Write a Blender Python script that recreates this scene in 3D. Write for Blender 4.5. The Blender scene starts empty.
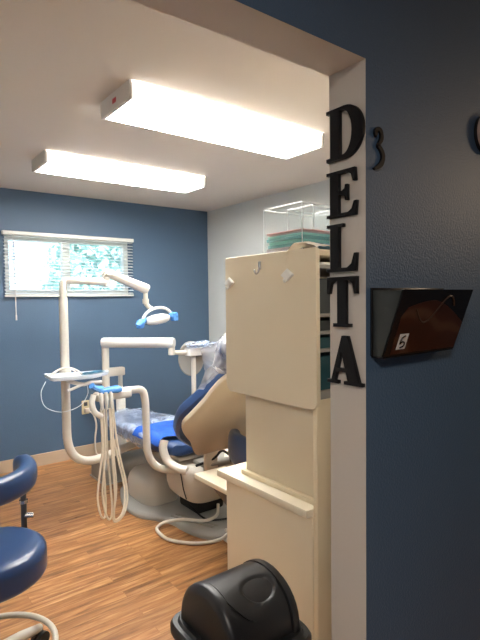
import bpy, bmesh, math, random
from mathutils import Vector, Matrix, noise as mnoise
random.seed(7)
PI = math.pi
S = bpy.context.scene
COL = S.collection

# ------------------------------------------------------------------ camera
CAM_Z = 1.4744
cam_data = bpy.data.cameras.new('camera')
cam = bpy.data.objects.new('camera', cam_data)
COL.objects.link(cam)
yaw, pitch, roll = 0.653603, -0.0424164, -0.012156
F = Vector((math.sin(yaw) * math.cos(pitch), math.cos(yaw) * math.cos(pitch), math.sin(pitch)))
R0 = Vector((math.cos(yaw), -math.sin(yaw), 0.0))
U0 = R0.cross(F)
RX = R0 * math.cos(roll) + U0 * math.sin(roll)
UX = U0 * math.cos(roll) - R0 * math.sin(roll)
rot = Matrix((RX, UX, -F)).transposed()
cam.matrix_world = Matrix.Translation((0.004, 0, CAM_Z)) @ rot.to_4x4()
cam_data.sensor_fit = 'VERTICAL'
cam_data.sensor_height = 36.0
cam_data.lens = 495.94 / 640.0 * 36.0
cam_data.clip_start = 0.02
S.camera = cam

# ------------------------------------------------------------------ world, light, exposure
world = bpy.data.worlds.new('sky')
S.world = world
world.use_nodes = True
wn = world.node_tree
bg = wn.nodes['Background']
sky = wn.nodes.new('ShaderNodeTexSky')
sky.sky_type = 'HOSEK_WILKIE'
sky.turbidity = 4.0
sky.sun_direction = Vector((-0.5, -0.6, 0.62)).normalized()
wn.links.new(sky.outputs[0], bg.inputs[0])
bg.inputs[1].default_value = 9.0

LAMP = 27.0          # strength of the fluorescent diffusers
def lamp(name, kind, loc, power, color, size=0.1):
    d = bpy.data.lights.new(name, kind)
    d.energy = power; d.color = color
    if kind == 'POINT': d.shadow_soft_size = size
    if kind == 'AREA': d.size = size
    if kind == 'SUN': d.angle = 0.01
    o = bpy.data.objects.new(name, d); COL.objects.link(o); o.location = loc
    return o
sun = lamp('sun', 'SUN', (0, -5, 9), 6.0, (1, .96, .9))
sun.rotation_euler = Vector((0.5, 0.6, -0.62)).to_track_quat('-Z', 'Y').to_euler()
hall_fill = lamp('hall_fill_light', 'AREA', (-0.5, -0.5, 2.40), 20.0, (1.0, .91, .82), .5)  # added unseen fill light to brighten the hall-side wall and jamb
hall_warm = lamp('hall_wall_lamp', 'POINT', (2.95, -0.05, 2.05), 9.0, (1.0, .74, .5), .08)
S.view_settings.view_transform = 'Standard'
S.view_settings.look = 'None'
S.view_settings.exposure = 0.92
S.view_settings.gamma = 1.0
S.view_settings.use_curve_mapping = False

# ------------------------------------------------------------------ materials
def srgb(r, g, b):
    f = lambda c: (c / 255 / 12.92) if c / 255 <= .04045 else ((c / 255 + .055) / 1.055) ** 2.4
    return (f(r), f(g), f(b))

def mat(name, rgb, rough=.5, var=.06, scale=8.0, metal=0.0, bump=0.0, bscale=120.0, coat=0.0, spec=.5):
    m = bpy.data.materials.new(name); m.use_nodes = True
    nt = m.node_tree; b = nt.nodes['Principled BSDF']
    tc = nt.nodes.new('ShaderNodeTexCoord')
    n = nt.nodes.new('ShaderNodeTexNoise'); n.inputs['Scale'].default_value = scale; n.inputs['Detail'].default_value = 4
    nt.links.new(tc.outputs['Object'], n.inputs['Vector'])
    mx = nt.nodes.new('ShaderNodeMix'); mx.data_type = 'RGBA'
    mx.inputs[6].default_value = tuple(c * (1 - var) for c in rgb) + (1,)
    mx.inputs[7].default_value = tuple(min(1, c * (1 + var)) for c in rgb) + (1,)
    nt.links.new(n.outputs['Fac'], mx.inputs[0])
    nt.links.new(mx.outputs[2], b.inputs['Base Color'])
    b.inputs['Roughness'].default_value = rough
    b.inputs['Metallic'].default_value = metal
    b.inputs['Coat Weight'].default_value = coat
    b.inputs['Specular IOR Level'].default_value = spec
    if bump:
        n2 = nt.nodes.new('ShaderNodeTexNoise'); n2.inputs['Scale'].default_value = bscale; n2.inputs['Detail'].default_value = 3
        nt.links.new(tc.outputs['Object'], n2.inputs['Vector'])
        bp = nt.nodes.new('ShaderNodeBump'); bp.inputs['Strength'].default_value = bump; bp.inputs['Distance'].default_value = .004
        nt.links.new(n2.outputs['Fac'], bp.inputs['Height'])
        nt.links.new(bp.outputs[0], b.inputs['Normal'])
    return m

def film(name, rgb, clear=.75, rough=.12, nscale=30.0):
    """thin clear plastic film with creases"""
    m = bpy.data.materials.new(name); m.use_nodes = True
    nt = m.node_tree; b = nt.nodes['Principled BSDF']; out = nt.nodes['Material Output']
    b.inputs['Base Color'].default_value = tuple(rgb) + (1,)
    b.inputs['Roughness'].default_value = rough
    tc = nt.nodes.new('ShaderNodeTexCoord')
    n = nt.nodes.new('ShaderNodeTexNoise'); n.inputs['Scale'].default_value = nscale; n.inputs['Distortion'].default_value = 1.5
    nt.links.new(tc.outputs['Object'], n.inputs['Vector'])
    bp = nt.nodes.new('ShaderNodeBump'); bp.inputs['Strength'].default_value = .9; bp.inputs['Distance'].default_value = .02
    nt.links.new(n.outputs['Fac'], bp.inputs['Height']); nt.links.new(bp.outputs[0], b.inputs['Normal'])
    t = nt.nodes.new('ShaderNodeBsdfTransparent'); mix = nt.nodes.new('ShaderNodeMixShader')
    mr = nt.nodes.new('ShaderNodeMapRange')
    mr.inputs['From Min'].default_value = .35; mr.inputs['From Max'].default_value = .65
    mr.inputs['To Min'].default_value = max(0, 1 - clear - .15); mr.inputs['To Max'].default_value = min(1, 1 - clear + .2)
    nt.links.new(n.outputs['Fac'], mr.inputs['Value'])
    nt.links.new(mr.outputs[0], mix.inputs[0])
    nt.links.new(t.outputs[0], mix.inputs[1]); nt.links.new(b.outputs[0], mix.inputs[2])
    nt.links.new(mix.outputs[0], out.inputs['Surface'])
    return m

def emit(name, rgb, strength, ends):
    m = bpy.data.materials.new(name); m.use_nodes = True
    nt = m.node_tree; b = nt.nodes['Principled BSDF']
    b.inputs['Base Color'].default_value = (.9, .9, .9, 1)
    b.inputs['Emission Color'].default_value = tuple(rgb) + (1,)
    b.inputs['Emission Strength'].default_value = strength
    geo = nt.nodes.new('ShaderNodeTexCoord'); sp = nt.nodes.new('ShaderNodeSeparateXYZ'); nt.links.new(geo.outputs['Object'], sp.inputs[0])
    ab = nt.nodes.new('ShaderNodeMath'); ab.operation = 'ABSOLUTE'; nt.links.new(sp.outputs['X'], ab.inputs[0])
    mr = nt.nodes.new('ShaderNodeMapRange'); mr.inputs['From Min'].default_value = .535; mr.inputs['From Max'].default_value = .605   # the tubes end before the lens does
    mr.inputs['To Min'].default_value = strength; mr.inputs['To Max'].default_value = ends
    nt.links.new(ab.outputs[0], mr.inputs['Value']); nt.links.new(mr.outputs[0], b.inputs['Emission Strength'])
    tc = nt.nodes.new('ShaderNodeTexCoord'); v = nt.nodes.new('ShaderNodeTexVoronoi'); v.inputs['Scale'].default_value = 90
    nt.links.new(tc.outputs['Object'], v.inputs['Vector'])
    bp = nt.nodes.new('ShaderNodeBump'); bp.inputs['Strength'].default_value = .4; bp.inputs['Distance'].default_value = .003
    nt.links.new(v.outputs['Distance'], bp.inputs['Height']); nt.links.new(bp.outputs[0], b.inputs['Normal'])
    return m

def wood_floor():
    m = bpy.data.materials.new('wood_plank_floor'); m.use_nodes = True
    nt = m.node_tree; b = nt.nodes['Principled BSDF']; L = nt.links.new
    tc = nt.nodes.new('ShaderNodeTexCoord')
    br = nt.nodes.new('ShaderNodeTexBrick')
    br.offset = .37; br.offset_frequency = 3
    br.inputs['Color1'].default_value = (.1, .1, .1, 1); br.inputs['Color2'].default_value = (.9, .9, .9, 1)
    br.inputs['Mortar'].default_value = (.0, .0, .0, 1)
    br.inputs['Scale'].default_value = 1.0; br.inputs['Mortar Size'].default_value = .0012
    br.inputs['Brick Width'].default_value = .62; br.inputs['Row Height'].default_value = .058
    br.inputs['Bias'].default_value = 0.0
    L(tc.outputs['Object'], br.inputs['Vector'])
    mp = nt.nodes.new('ShaderNodeMapping'); mp.inputs['Scale'].default_value = (2.4, 26, 1)
    L(tc.outputs['Object'], mp.inputs['Vector'])
    off = nt.nodes.new('ShaderNodeVectorMath'); off.operation = 'ADD'
    sc = nt.nodes.new('ShaderNodeVectorMath'); sc.operation = 'SCALE'; sc.inputs['Scale'].default_value = 13.0
    L(br.outputs['Color'], sc.inputs[0]); L(mp.outputs[0], off.inputs[0]); L(sc.outputs[0], off.inputs[1])
    n = nt.nodes.new('ShaderNodeTexNoise'); n.inputs['Scale'].default_value = 1.3; n.inputs['Detail'].default_value = 7
    n.inputs['Roughness'].default_value = .62; n.inputs['Distortion'].default_value = .5
    L(off.outputs[0], n.inputs['Vector'])
    cr = nt.nodes.new('ShaderNodeValToRGB'); e = cr.color_ramp.elements
    e[0].position = .28; e[0].color = srgb(104, 66, 36) + (1,)
    e[1].position = .74; e[1].color = srgb(208, 162, 110) + (1,)
    k = e.new(.5); k.color = srgb(166, 115, 70) + (1,)
    L(n.outputs['Fac'], cr.inputs[0])
    hs = nt.nodes.new('ShaderNodeHueSaturation')
    mr = nt.nodes.new('ShaderNodeMapRange'); mr.inputs['To Min'].default_value = .80; mr.inputs['To Max'].default_value = 1.14
    L(br.outputs['Color'], mr.inputs['Value']); L(mr.outputs[0], hs.inputs['Value']); L(cr.outputs[0], hs.inputs['Color'])
    L(hs.outputs[0], b.inputs['Base Color'])
    r2 = nt.nodes.new('ShaderNodeMapRange'); r2.inputs['To Min'].default_value = .22; r2.inputs['To Max'].default_value = .40
    L(n.outputs['Fac'], r2.inputs['Value']); L(r2.outputs[0], b.inputs['Roughness'])
    bp = nt.nodes.new('ShaderNodeBump'); bp.inputs['Strength'].default_value = .25; bp.inputs['Distance'].default_value = .002
    L(n.outputs['Fac'], bp.inputs['Height']); L(bp.outputs[0], b.inputs['Normal'])
    return m

def glass(name, tint, amount=.12):
    m = bpy.data.materials.new(name); m.use_nodes = True
    nt = m.node_tree; out = nt.nodes['Material Output']; b = nt.nodes['Principled BSDF']
    b.inputs['Base Color'].default_value = (.9, .95, .97, 1); b.inputs['Roughness'].default_value = .04
    t = nt.nodes.new('ShaderNodeBsdfTransparent'); t.inputs[0].default_value = tuple(tint) + (1,)
    fr = nt.nodes.new('ShaderNodeLayerWeight'); fr.inputs[0].default_value = .15
    add = nt.nodes.new('ShaderNodeMath'); add.operation = 'MULTIPLY_ADD'; add.inputs[1].default_value = .35; add.inputs[2].default_value = amount
    nt.links.new(fr.outputs['Facing'], add.inputs[0])
    mix = nt.nodes.new('ShaderNodeMixShader')
    nt.links.new(add.outputs[0], mix.inputs[0]); nt.links.new(t.outputs[0], mix.inputs[1]); nt.links.new(b.outputs[0], mix.inputs[2])
    nt.links.new(mix.outputs[0], out.inputs['Surface'])
    return m

def slat_mat():
    m = bpy.data.materials.new('blind_slat'); m.use_nodes = True
    nt = m.node_tree; out = nt.nodes['Material Output']; b = nt.nodes['Principled BSDF']
    b.inputs['Base Color'].default_value = (.8, .82, .8, 1); b.inputs['Roughness'].default_value = .4
    t = nt.nodes.new('ShaderNodeBsdfTranslucent'); t.inputs[0].default_value = (.88, .93, .95, 1)
    n = nt.nodes.new('ShaderNodeTexNoise'); n.inputs['Scale'].default_value = 3
    mr = nt.nodes.new('ShaderNodeMapRange'); mr.inputs['To Min'].default_value = .35; mr.inputs['To Max'].default_value = .5
    mix = nt.nodes.new('ShaderNodeMixShader'); nt.links.new(n.outputs['Fac'], mr.inputs['Value']); nt.links.new(mr.outputs[0], mix.inputs[0])
    nt.links.new(b.outputs[0], mix.inputs[1]); nt.links.new(t.outputs[0], mix.inputs[2]); nt.links.new(mix.outputs[0], out.inputs['Surface'])
    return m

def swirl_mat():
    m = bpy.data.materials.new('swirl_print'); m.use_nodes = True
    nt = m.node_tree; b = nt.nodes['Principled BSDF']; L = nt.links.new
    tc = nt.nodes.new('ShaderNodeTexCoord')
    w = nt.nodes.new('ShaderNodeTexWave'); w.wave_type = 'RINGS'; w.inputs['Scale'].default_value = 4.5
    w.inputs['Distortion'].default_value = 9.0; w.inputs['Detail'].default_value = 1.0; w.inputs['Detail Scale'].default_value = 1.2
    L(tc.outputs['Object'], w.inputs['Vector'])
    cr = nt.nodes.new('ShaderNodeValToRGB'); e = cr.color_ramp.elements
    e[0].position = .1; e[0].color = srgb(58, 27, 14) + (1,)
    e[1].position = .97; e[1].color = srgb(84, 56, 38) + (1,)
    k = e.new(.75); k.color = srgb(66, 31, 16) + (1,)
    L(w.outputs['Fac'], cr.inputs[0]); L(cr.outputs[0], b.inputs['Base Color'])
    b.inputs['Roughness'].default_value = .35
    return m

M = {}
M['blue'] = mat('blue_wall_paint', srgb(76, 101, 127), .48, .05, 3, bump=.45, bscale=170)
M['grey_wall'] = mat('pale_grey_wall_paint', srgb(196, 200, 198), .7, .02, 3, bump=.2, bscale=200)
M['ceiling'] = mat('ceiling_paint', srgb(214, 206, 196), .85, .02, 2, bump=.2, bscale=160)
M['offwhite'] = mat('off_white_trim_paint', srgb(200, 193, 184), .5, .02, 5, bump=.1, bscale=120)
M['hall_floor'] = M['floor'] = wood_floor()
M['base'] = mat('tan_vinyl_baseboard', srgb(192, 172, 148), .5, .03, 6)
M['winframe'] = mat('white_vinyl_frame', srgb(225, 226, 220), .4, .02, 6)
M['slat'] = slat_mat()
M['glass'] = glass('window_glass', (.93, .98, 1.0), .02)
M['acrylic'] = glass('clear_acrylic', (.97, .985, .985), .05)
M['acrylic_edge'] = mat('acrylic_edge', srgb(225, 232, 232), .2, .03, 20)
M['white_metal'] = mat('white_enamel_metal', srgb(228, 226, 220), .4, .02, 8)
M['endcap'] = mat('grey_white_end_cap', srgb(222, 218, 214), .5, .03, 8)
M['diffuser'] = emit('lit_diffuser', (1.0, .97, .92), LAMP, .55)
M['diffuser_side'] = emit('lit_diffuser_side', (1.0, .97, .92), 1.6, .35)
M['red'] = mat('red_sticker', srgb(205, 70, 80), .5, .05, 30)
M['cream'] = mat('cream_laminate', srgb(228, 214, 186), .45, .025, 4)
M['cream_edge'] = mat('cream_edge_band', srgb(232, 216, 184), .45, .02, 8)
M['cream_pale'] = mat('pale_worktop_laminate', srgb(238, 228, 204), .4, .02, 6)
M['shell'] = mat('beige_plastic_shell', srgb(206, 194, 174), .5, .03, 5)
M['enamel'] = mat('cream_enamel', srgb(212, 206, 194), .3, .02, 10, coat=.3)
M['enamel_w'] = mat('white_enamel', srgb(220, 219, 213), .3, .02, 10, coat=.3)
M['putty'] = mat('putty_plastic', srgb(194, 188, 176), .45, .03, 8)
M['grey'] = mat('grey_plastic', srgb(150, 146, 138), .5, .04, 8)
M['grey_plate'] = mat('grey_base_plate', srgb(160, 158, 152), .5, .04, 8)
M['navy'] = mat('navy_upholstery', srgb(42, 68, 112), .34, .06, 10, bump=.15, bscale=300, coat=.15)
M['stool_blue'] = mat('blue_vinyl', srgb(38, 64, 106), .28, .06, 10, bump=.12, bscale=300, coat=.2)
M['barrier'] = mat('blue_barrier_film', srgb(90, 152, 224), .22, .12, 40, bump=.5, bscale=60)
M['film'] = film('clear_film', (.66, .78, 1.0), .62, .08, 9)
M['bag'] = film('clear_bag', (.88, .90, .97), .62, .1, 8)
M['liner'] = mat('blue_teal_liner', srgb(70, 130, 158), .5, .1, 20)
M['sheet_blue'] = mat('blue_plastic_sheet', srgb(48, 96, 196), .22, .25, 12, bump=.8, bscale=22)
M['bluefilm'] = film('blue_tinted_film', (.22, .42, .9), .45, .15, 24)
M['tray'] = mat('pale_tray_plastic', srgb(214, 224, 232), .3, .03, 12)
M['teal'] = mat('teal_paper', srgb(44, 150, 150), .6, .1, 30, bump=.2, bscale=80)
M['teal_l'] = mat('light_teal_paper', srgb(110, 198, 190), .6, .1, 30, bump=.2, bscale=80)
M['rose'] = mat('dusty_rose_paper', srgb(178, 110, 108), .6, .08, 30)
M['mauve'] = mat('mauve_grey_paper', srgb(150, 134, 136), .6, .08, 30)
M['sky_paper'] = mat('pale_blue_paper', srgb(150, 196, 220), .6, .08, 30)
M['black'] = mat('black_plastic', srgb(26, 26, 28), .38, .1, 12, bump=.08, bscale=250)
M['letter'] = mat('black_painted_wood', srgb(16, 16, 20), .55, .1, 14, spec=.25)
M['rubber'] = mat('black_rubber', srgb(24, 24, 24), .7, .1, 14)
M['chrome'] = mat('brushed_metal', srgb(190, 190, 190), .25, .05, 20, metal=1.0)
M['dark_metal'] = mat('dark_metal', srgb(104, 106, 110), .35, .06, 20, metal=1.0)
M['hose'] = mat('putty_hose', srgb(220, 209, 190), .5, .04, 20)
M['hose_w'] = mat('pale_hose', srgb(226, 218, 204), .5, .04, 20)
M['dark_tray'] = mat('dark_grey_plastic', srgb(52, 56, 56), .5, .1, 12)
M['shelf_teal'] = mat('dark_teal_plastic', srgb(30, 76, 84), .4, .1, 12)
M['white_plastic'] = mat('white_plastic', srgb(232, 230, 224), .4, .02, 14)
M['cloth'] = mat('cream_white_cloth', srgb(222, 212, 196), .8, .05, 20, bump=.4, bscale=120)
M['bin'] = mat('pale_bin_plastic', srgb(206, 196, 184), .5, .03, 8)
M['smoke'] = mat('dark_smoke_plastic', srgb(40, 43, 42), .3, .05, 10)
M['gloss_black'] = mat('glossy_black_plastic', srgb(20, 18, 20), .25, .1, 10)
M['swirl'] = swirl_mat()
M['leaf'] = mat('leaf_green', srgb(185, 222, 216), .5, .2, 3)
M['bark'] = mat('bark', srgb(110, 90, 70), .9, .2, 12)
M['ground'] = mat('outdoor_ground', srgb(170, 170, 150), .9, .15, 2)
M['pink_white'] = mat('warm_white_face', srgb(205, 180, 168), .5, .02, 10)

# ------------------------------------------------------------------ builders
ORG = {}
def thing(name, label, cat, loc, group=None):
    o = bpy.data.objects.new(name, None); COL.objects.link(o)
    o.empty_display_size = .05; o.location = loc
    o['label'] = label; o['category'] = cat
    if group: o['group'] = group
    ORG[o.name] = Vector(loc)
    return o

def tag(o, label, cat, group=None):
    o['label'] = label; o['category'] = cat
    if group: o['group'] = group
    return o

def obj(name, bm, m, parent=None, smooth=True, origin=None, angle=40):
    if parent is not None: org = ORG[parent.name]
    elif origin is not None: org = Vector(origin)
    else: org = Vector((0, 0, 0))
    bmesh.ops.recalc_face_normals(bm, faces=bm.faces)
    bmesh.ops.translate(bm, verts=bm.verts, vec=-org)
    me = bpy.data.meshes.new(name); bm.to_mesh(me); bm.free()
    for mm in (m if isinstance(m, (list, tuple)) else [m]): me.materials.append(mm)
    if smooth:
        me.polygons.foreach_set('use_smooth', [True] * len(me.polygons))
        me.set_sharp_from_angle(angle=math.radians(angle))
    o = bpy.data.objects.new(name, me); COL.objects.link(o)
    if parent is not None: o.parent = parent
    else: o.location = org
    ORG[o.name] = org
    return o

def struct(name, bm, m, **k):
    o = obj(name, bm, m, smooth=False, **k); o['kind'] = 'structure'; return o

def BM(): return bmesh.new()

def box(bm, a, b, bevel=0.0, seg=2, mi=0, rotz=None):
    a = Vector(a); b = Vector(b); lo = Vector(map(min, a, b)); hi = Vector(map(max, a, b))
    c = (lo + hi) / 2; s = hi - lo
    r = bmesh.ops.create_cube(bm, size=1.0)
    vs = r['verts']
    for v in vs: v.co = Vector((v.co.x * s.x, v.co.y * s.y, v.co.z * s.z))
    fs = list({f for v in vs for f in v.link_faces})
    for f in fs: f.material_index = mi
    if bevel:
        es = list({e for v in vs for e in v.link_edges})
        r2 = bmesh.ops.bevel(bm, geom=es, offset=bevel, segments=seg, affect='EDGES', profile=.5)
        vs = list({v for f in r2['faces'] for v in f.verts} | {v for v in vs if v.is_valid})
    if rotz: bmesh.ops.rotate(bm, verts=vs, cent=(0, 0, 0), matrix=Matrix.Rotation(rotz, 3, 'Z'))
    bmesh.ops.translate(bm, verts=vs, vec=c)
    return vs

def smooth_path(pts, n=6):
    """Catmull-Rom through the points"""
    P = [Vector(p) for p in pts]
    if len(P) < 3: return P
    out = []
    for i in range(len(P) - 1):
        p0 = P[i - 1] if i else P[i] * 2 - P[i + 1]
        p1, p2 = P[i], P[i + 1]
        p3 = P[i + 2] if i + 2 < len(P) else P[i + 1] * 2 - P[i]
        for k in range(n):
            t = k / n
            out.append(.5 * ((2 * p1) + (p2 - p0) * t + (2 * p0 - 5 * p1 + 4 * p2 - p3) * t * t + (3 * p1 - p0 - 3 * p2 + p3) * t ** 3))
    out.append(P[-1])
    return out

def round_path(pts, r, n=7):
    """straight runs with rounded corners of radius r"""
    P = [Vector(p) for p in pts]; out = [P[0]]
    for i in range(1, len(P) - 1):
        a = (P[i - 1] - P[i]); b = (P[i + 1] - P[i])
        d = min(r, a.length * .48, b.length * .48)
        A = P[i] + a.normalized() * d; B = P[i] + b.normalized() * d
        for k in range(n + 1):
            t = k / n
            out.append(A * (1 - t) ** 2 + P[i] * 2 * t * (1 - t) + B * t * t)
    out.append(P[-1])
    return out

def tube(bm, pts, r, seg=14, closed=False, caps=True, flat=1.0):
    P = [Vector(p) for p in pts]; n = len(P)
    rr = r if isinstance(r, (list, tuple)) else [r] * n
    rings = []; nrm = None
    for i in range(n):
        if closed: t = (P[(i + 1) % n] - P[i - 1]).normalized()
        elif i == 0: t = (P[1] - P[0]).normalized()
        elif i == n - 1: t = (P[-1] - P[-2]).normalized()
        else: t = ((P[i + 1] - P[i]).normalized() + (P[i] - P[i - 1]).normalized()).normalized()
        if nrm is None:
            up = Vector((0, 0, 1)) if abs(t.z) < .9 else Vector((1, 0, 0))
            nrm = (up - t * up.dot(t)).normalized()
        else:
            nrm = (nrm - t * nrm.dot(t)).normalized()
        bn = t.cross(nrm)
        rings.append([bm.verts.new(P[i] + (nrm * math.cos(2 * PI * k / seg) + bn * math.sin(2 * PI * k / seg) * flat) * rr[i]) for k in range(seg)])
    m = n if closed else n - 1
    for i in range(m):
        A = rings[i]; B = rings[(i + 1) % n]
        for k in range(seg): bm.faces.new((A[k], A[(k + 1) % seg], B[(k + 1) % seg], B[k]))
    if caps and not closed:
        bm.faces.new(rings[0][::-1]); bm.faces.new(rings[-1])

def rod(bm, a, b, r, seg=16): tube(bm, [a, b], r, seg)

def lathe(bm, prof, cx, cy, seg=32, cap=True):
    rings = [[bm.verts.new((cx + r * math.cos(2 * PI * k / seg), cy + r * math.sin(2 * PI * k / seg), z)) for k in range(seg)] for r, z in prof]
    for A, B in zip(rings, rings[1:]):
        for k in range(seg): bm.faces.new((A[k], A[(k + 1) % seg], B[(k + 1) % seg], B[k]))
    if cap: bm.faces.new(rings[0][::-1]); bm.faces.new(rings[-1])

def loft(bm, rings, cap=True):
    V = [[bm.verts.new(p) for p in r] for r in rings]; n = len(V[0])
    for A, B in zip(V, V[1:]):
        for k in range(n): bm.faces.new((A[k], A[(k + 1) % n], B[(k + 1) % n], B[k]))
    if cap: bm.faces.new(V[0][::-1]); bm.faces.new(V[-1])
    return V

def slab(bm, outline, frame, levels, centre=None):
    """outline of (u, v) lofted along n; levels are (offset, scale) pairs; the ends are domed to the centre"""
    O, u, v, n = frame
    if centre is None: centre = (sum(p[0] for p in outline) / len(outline), sum(p[1] for p in outline) / len(outline))
    rings = []
    for off, s in levels:
        rings.append([O + u * (centre[0] + (p[0] - centre[0]) * s) + v * (centre[1] + (p[1] - centre[1]) * s) + n * off for p in outline])
    loft(bm, rings)

def closed_curve(pts, n=5):
    P = [Vector((p[0], p[1], 0)) for p in pts]; N = len(P); out = []
    for i in range(N):
        p0, p1, p2, p3 = P[i - 1], P[i], P[(i + 1) % N], P[(i + 2) % N]
        for k in range(n):
            t = k / n
            q = .5 * ((2 * p1) + (p2 - p0) * t + (2 * p0 - 5 * p1 + 4 * p2 - p3) * t * t + (3 * p1 - p0 - 3 * p2 + p3) * t ** 3)
            out.append((q.x, q.y))
    return out

def superring(cx, cy, z, ax, ay, p=4, n=40):
    out = []
    for k in range(n):
        a = 2 * PI * k / n; c, s = math.cos(a), math.sin(a)
        out.append(Vector((cx + ax * math.copysign(abs(c) ** (2 / p), c), cy + ay * math.copysign(abs(s) ** (2 / p), s), z)))
    return out

def rounded_block(bm, lo, hi, p=4, edge=.25, n=40, steps=5):
    """box-like cushion with rounded plan (superellipse) and rolled top and bottom edges"""
    cx, cy = (lo[0] + hi[0]) / 2, (lo[1] + hi[1]) / 2; ax, ay = (hi[0] - lo[0]) / 2, (hi[1] - lo[1]) / 2
    h = hi[2] - lo[2]; e = min(edge * min(ax, ay), h / 2)
    rings = []
    for k in range(steps + 1):
        a = PI / 2 * k / steps
        d = e * (1 - math.sin(a)); rings.append(superring(cx, cy, lo[2] + e * (1 - math.cos(a)), ax - d, ay - d, p, n))
    for k in range(steps, -1, -1):
        a = PI / 2 * k / steps
        d = e * (1 - math.sin(a)); rings.append(superring(cx, cy, hi[2] - e * (1 - math.cos(a)), ax - d, ay - d, p, n))
    loft(bm, rings)

def prism(bm, poly, z0, z1):
    loft(bm, [[Vector((x, y, z0)) for x, y in poly], [Vector((x, y, z1)) for x, y in poly]])

def jitter(bm, amp, scale, seed=0.0):
    bm.normal_update()
    for v in bm.verts:
        d = mnoise.noise(v.co * scale + Vector((seed, seed * 2, 0)))
        v.co += v.normal * d * amp

def flat_shape(contours, depth, bevel, to_world):
    """polygons with holes, extruded and bevelled; to_world maps (x, y, z) of the letter to the room"""
    cu = bpy.data.curves.new('outline', 'CURVE'); cu.dimensions = '2D'; cu.fill_mode = 'BOTH'
    cu.extrude = depth / 2 - bevel; cu.bevel_depth = bevel; cu.bevel_resolution = 1
    cu.offset = -bevel
    for c in contours:
        sp = cu.splines.new('POLY'); sp.points.add(len(c) - 1); sp.use_cyclic_u = True
        for i, p in enumerate(c): sp.points[i].co = (p[0], p[1], 0, 1)
    t = bpy.data.objects.new('outline', cu); COL.objects.link(t)
    dg = bpy.context.evaluated_depsgraph_get()
    me = bpy.data.meshes.new_from_object(t.evaluated_get(dg))
    bpy.data.objects.remove(t); bpy.data.curves.remove(cu)
    bm = BM(); bm.from_mesh(me); bpy.data.meshes.remove(me)
    for v in bm.verts: v.co = to_world(v.co)
    return bm

def arc(cx, cy, rx, ry, a0, a1, n=12):
    return [(cx + rx * math.cos(math.radians(a0 + (a1 - a0) * k / n)), cy + ry * math.sin(math.radians(a0 + (a1 - a0) * k / n))) for k in range(n + 1)]

# ------------------------------------------------------------------ the setting
H = 2.44; XL, XR = -0.40, 3.082; YB = 4.59; YF0, YF1 = 0.781, 0.898
JX, JL, JZ = 0.993, -0.30, 2.05
HX0, HX1, HY = -1.6, 4.3, -1.5

bm = BM(); box(bm, (HX0 - .1, HY - .1, -.1), (HX1 + .1, YB + .15, 0)); struct('floor', bm, M['floor'])
bm = BM(); box(bm, (HX0 - .1, HY - .1, H), (HX1 + .1, YB + .15, H + .1)); struct('ceiling', bm, M['ceiling'])

WX0, WX1, WZ0, WZ1 = 1.0, 2.15, 1.53, 2.055
bm = BM()
box(bm, (XL - .1, YB, 0), (WX0, YB + .15, H)); box(bm, (WX1, YB, 0), (XR + .1, YB + .15, H))
box(bm, (WX0, YB, 0), (WX1, YB + .15, WZ0)); box(bm, (WX0, YB, WZ1), (WX1, YB + .15, H))
struct('wall_back', bm, M['blue'])
bm = BM(); box(bm, (XR, YF1, 0), (XR + .1, YB, H)); struct('wall_right', bm, M['grey_wall'])
bm = BM(); box(bm, (XL - .1, YF1, 0), (XL, YB, H)); struct('wall_left', bm, M['grey_wall'])

# the wall with the cased opening: blue towards the hall, pale in the reveal and towards the room
bm = BM()
box(bm, (HX0, YF0, 0), (JL, YF1, H)); box(bm, (JX, YF0, 0), (HX1, YF1, H)); box(bm, (JL, YF0, JZ), (JX, YF1, H))
bm.normal_update()
for f in bm.faces:
    f.material_index = 0 if f.normal.y < -.5 else 1
struct('wall_front', bm, [M['blue'], M['offwhite']])
bm = BM(); box(bm, (HX0, HY - .1, 0), (HX1, HY, H)); struct('wall_hall', bm, M['blue'])
bm = BM(); box(bm, (HX0 - .1, HY - .1, 0), (HX0, YF1, H)); struct('wall_hall_left', bm, M['blue'])
bm = BM(); box(bm, (HX1, HY - .1, 0), (HX1 + .1, YF1, H)); struct('wall_hall_right', bm, M['blue'])

bm = BM(); box(bm, (XL, YB - .012, 0), (XR, YB, .11), .004); struct('baseboard_back', bm, M['base'])
bm = BM(); box(bm, (XR - .012, YF1, 0), (XR, YB - .012, .11), .004); struct('baseboard_right', bm, M['base'])
bm = BM(); box(bm, (XL, YF1, 0), (XL + .012, YB - .012, .11), .004); struct('baseboard_left', bm, M['base'])

# window: vinyl slider in the wall
bm = BM()
fy0, fy1 = YB + .05, YB + .12
box(bm, (WX0, fy0, WZ0), (WX0 + .045, fy1, WZ1)); box(bm, (WX1 - .045, fy0, WZ0), (WX1, fy1, WZ1))
box(bm, (WX0 + .045, fy0, WZ0), (WX1 - .045, fy1, WZ0 + .045)); box(bm, (WX0 + .045, fy0, WZ1 - .045), (WX1 - .045, fy1, WZ1))
xm = 1.535
box(bm, (xm - .035, fy0 - .01, WZ0 + .045), (xm + .035, fy1 - .01, WZ1 - .045))
win = struct('window_1', bm, M['winframe'])
for nm, a, b in (('pane', WX0 + .045, xm - .035), ('pane', xm + .035, WX1 - .045)):
    bm = BM(); box(bm, (a, YB + .08, WZ0 + .045), (b, YB + .086, WZ1 - .045)); obj(nm, bm, M['glass'], win, smooth=False)

# outside the window
bm = BM(); box(bm, (-14, YB + .3, -.6), (20, 26, -.5)); g = struct('ground_outside', bm, M['ground'])

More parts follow.
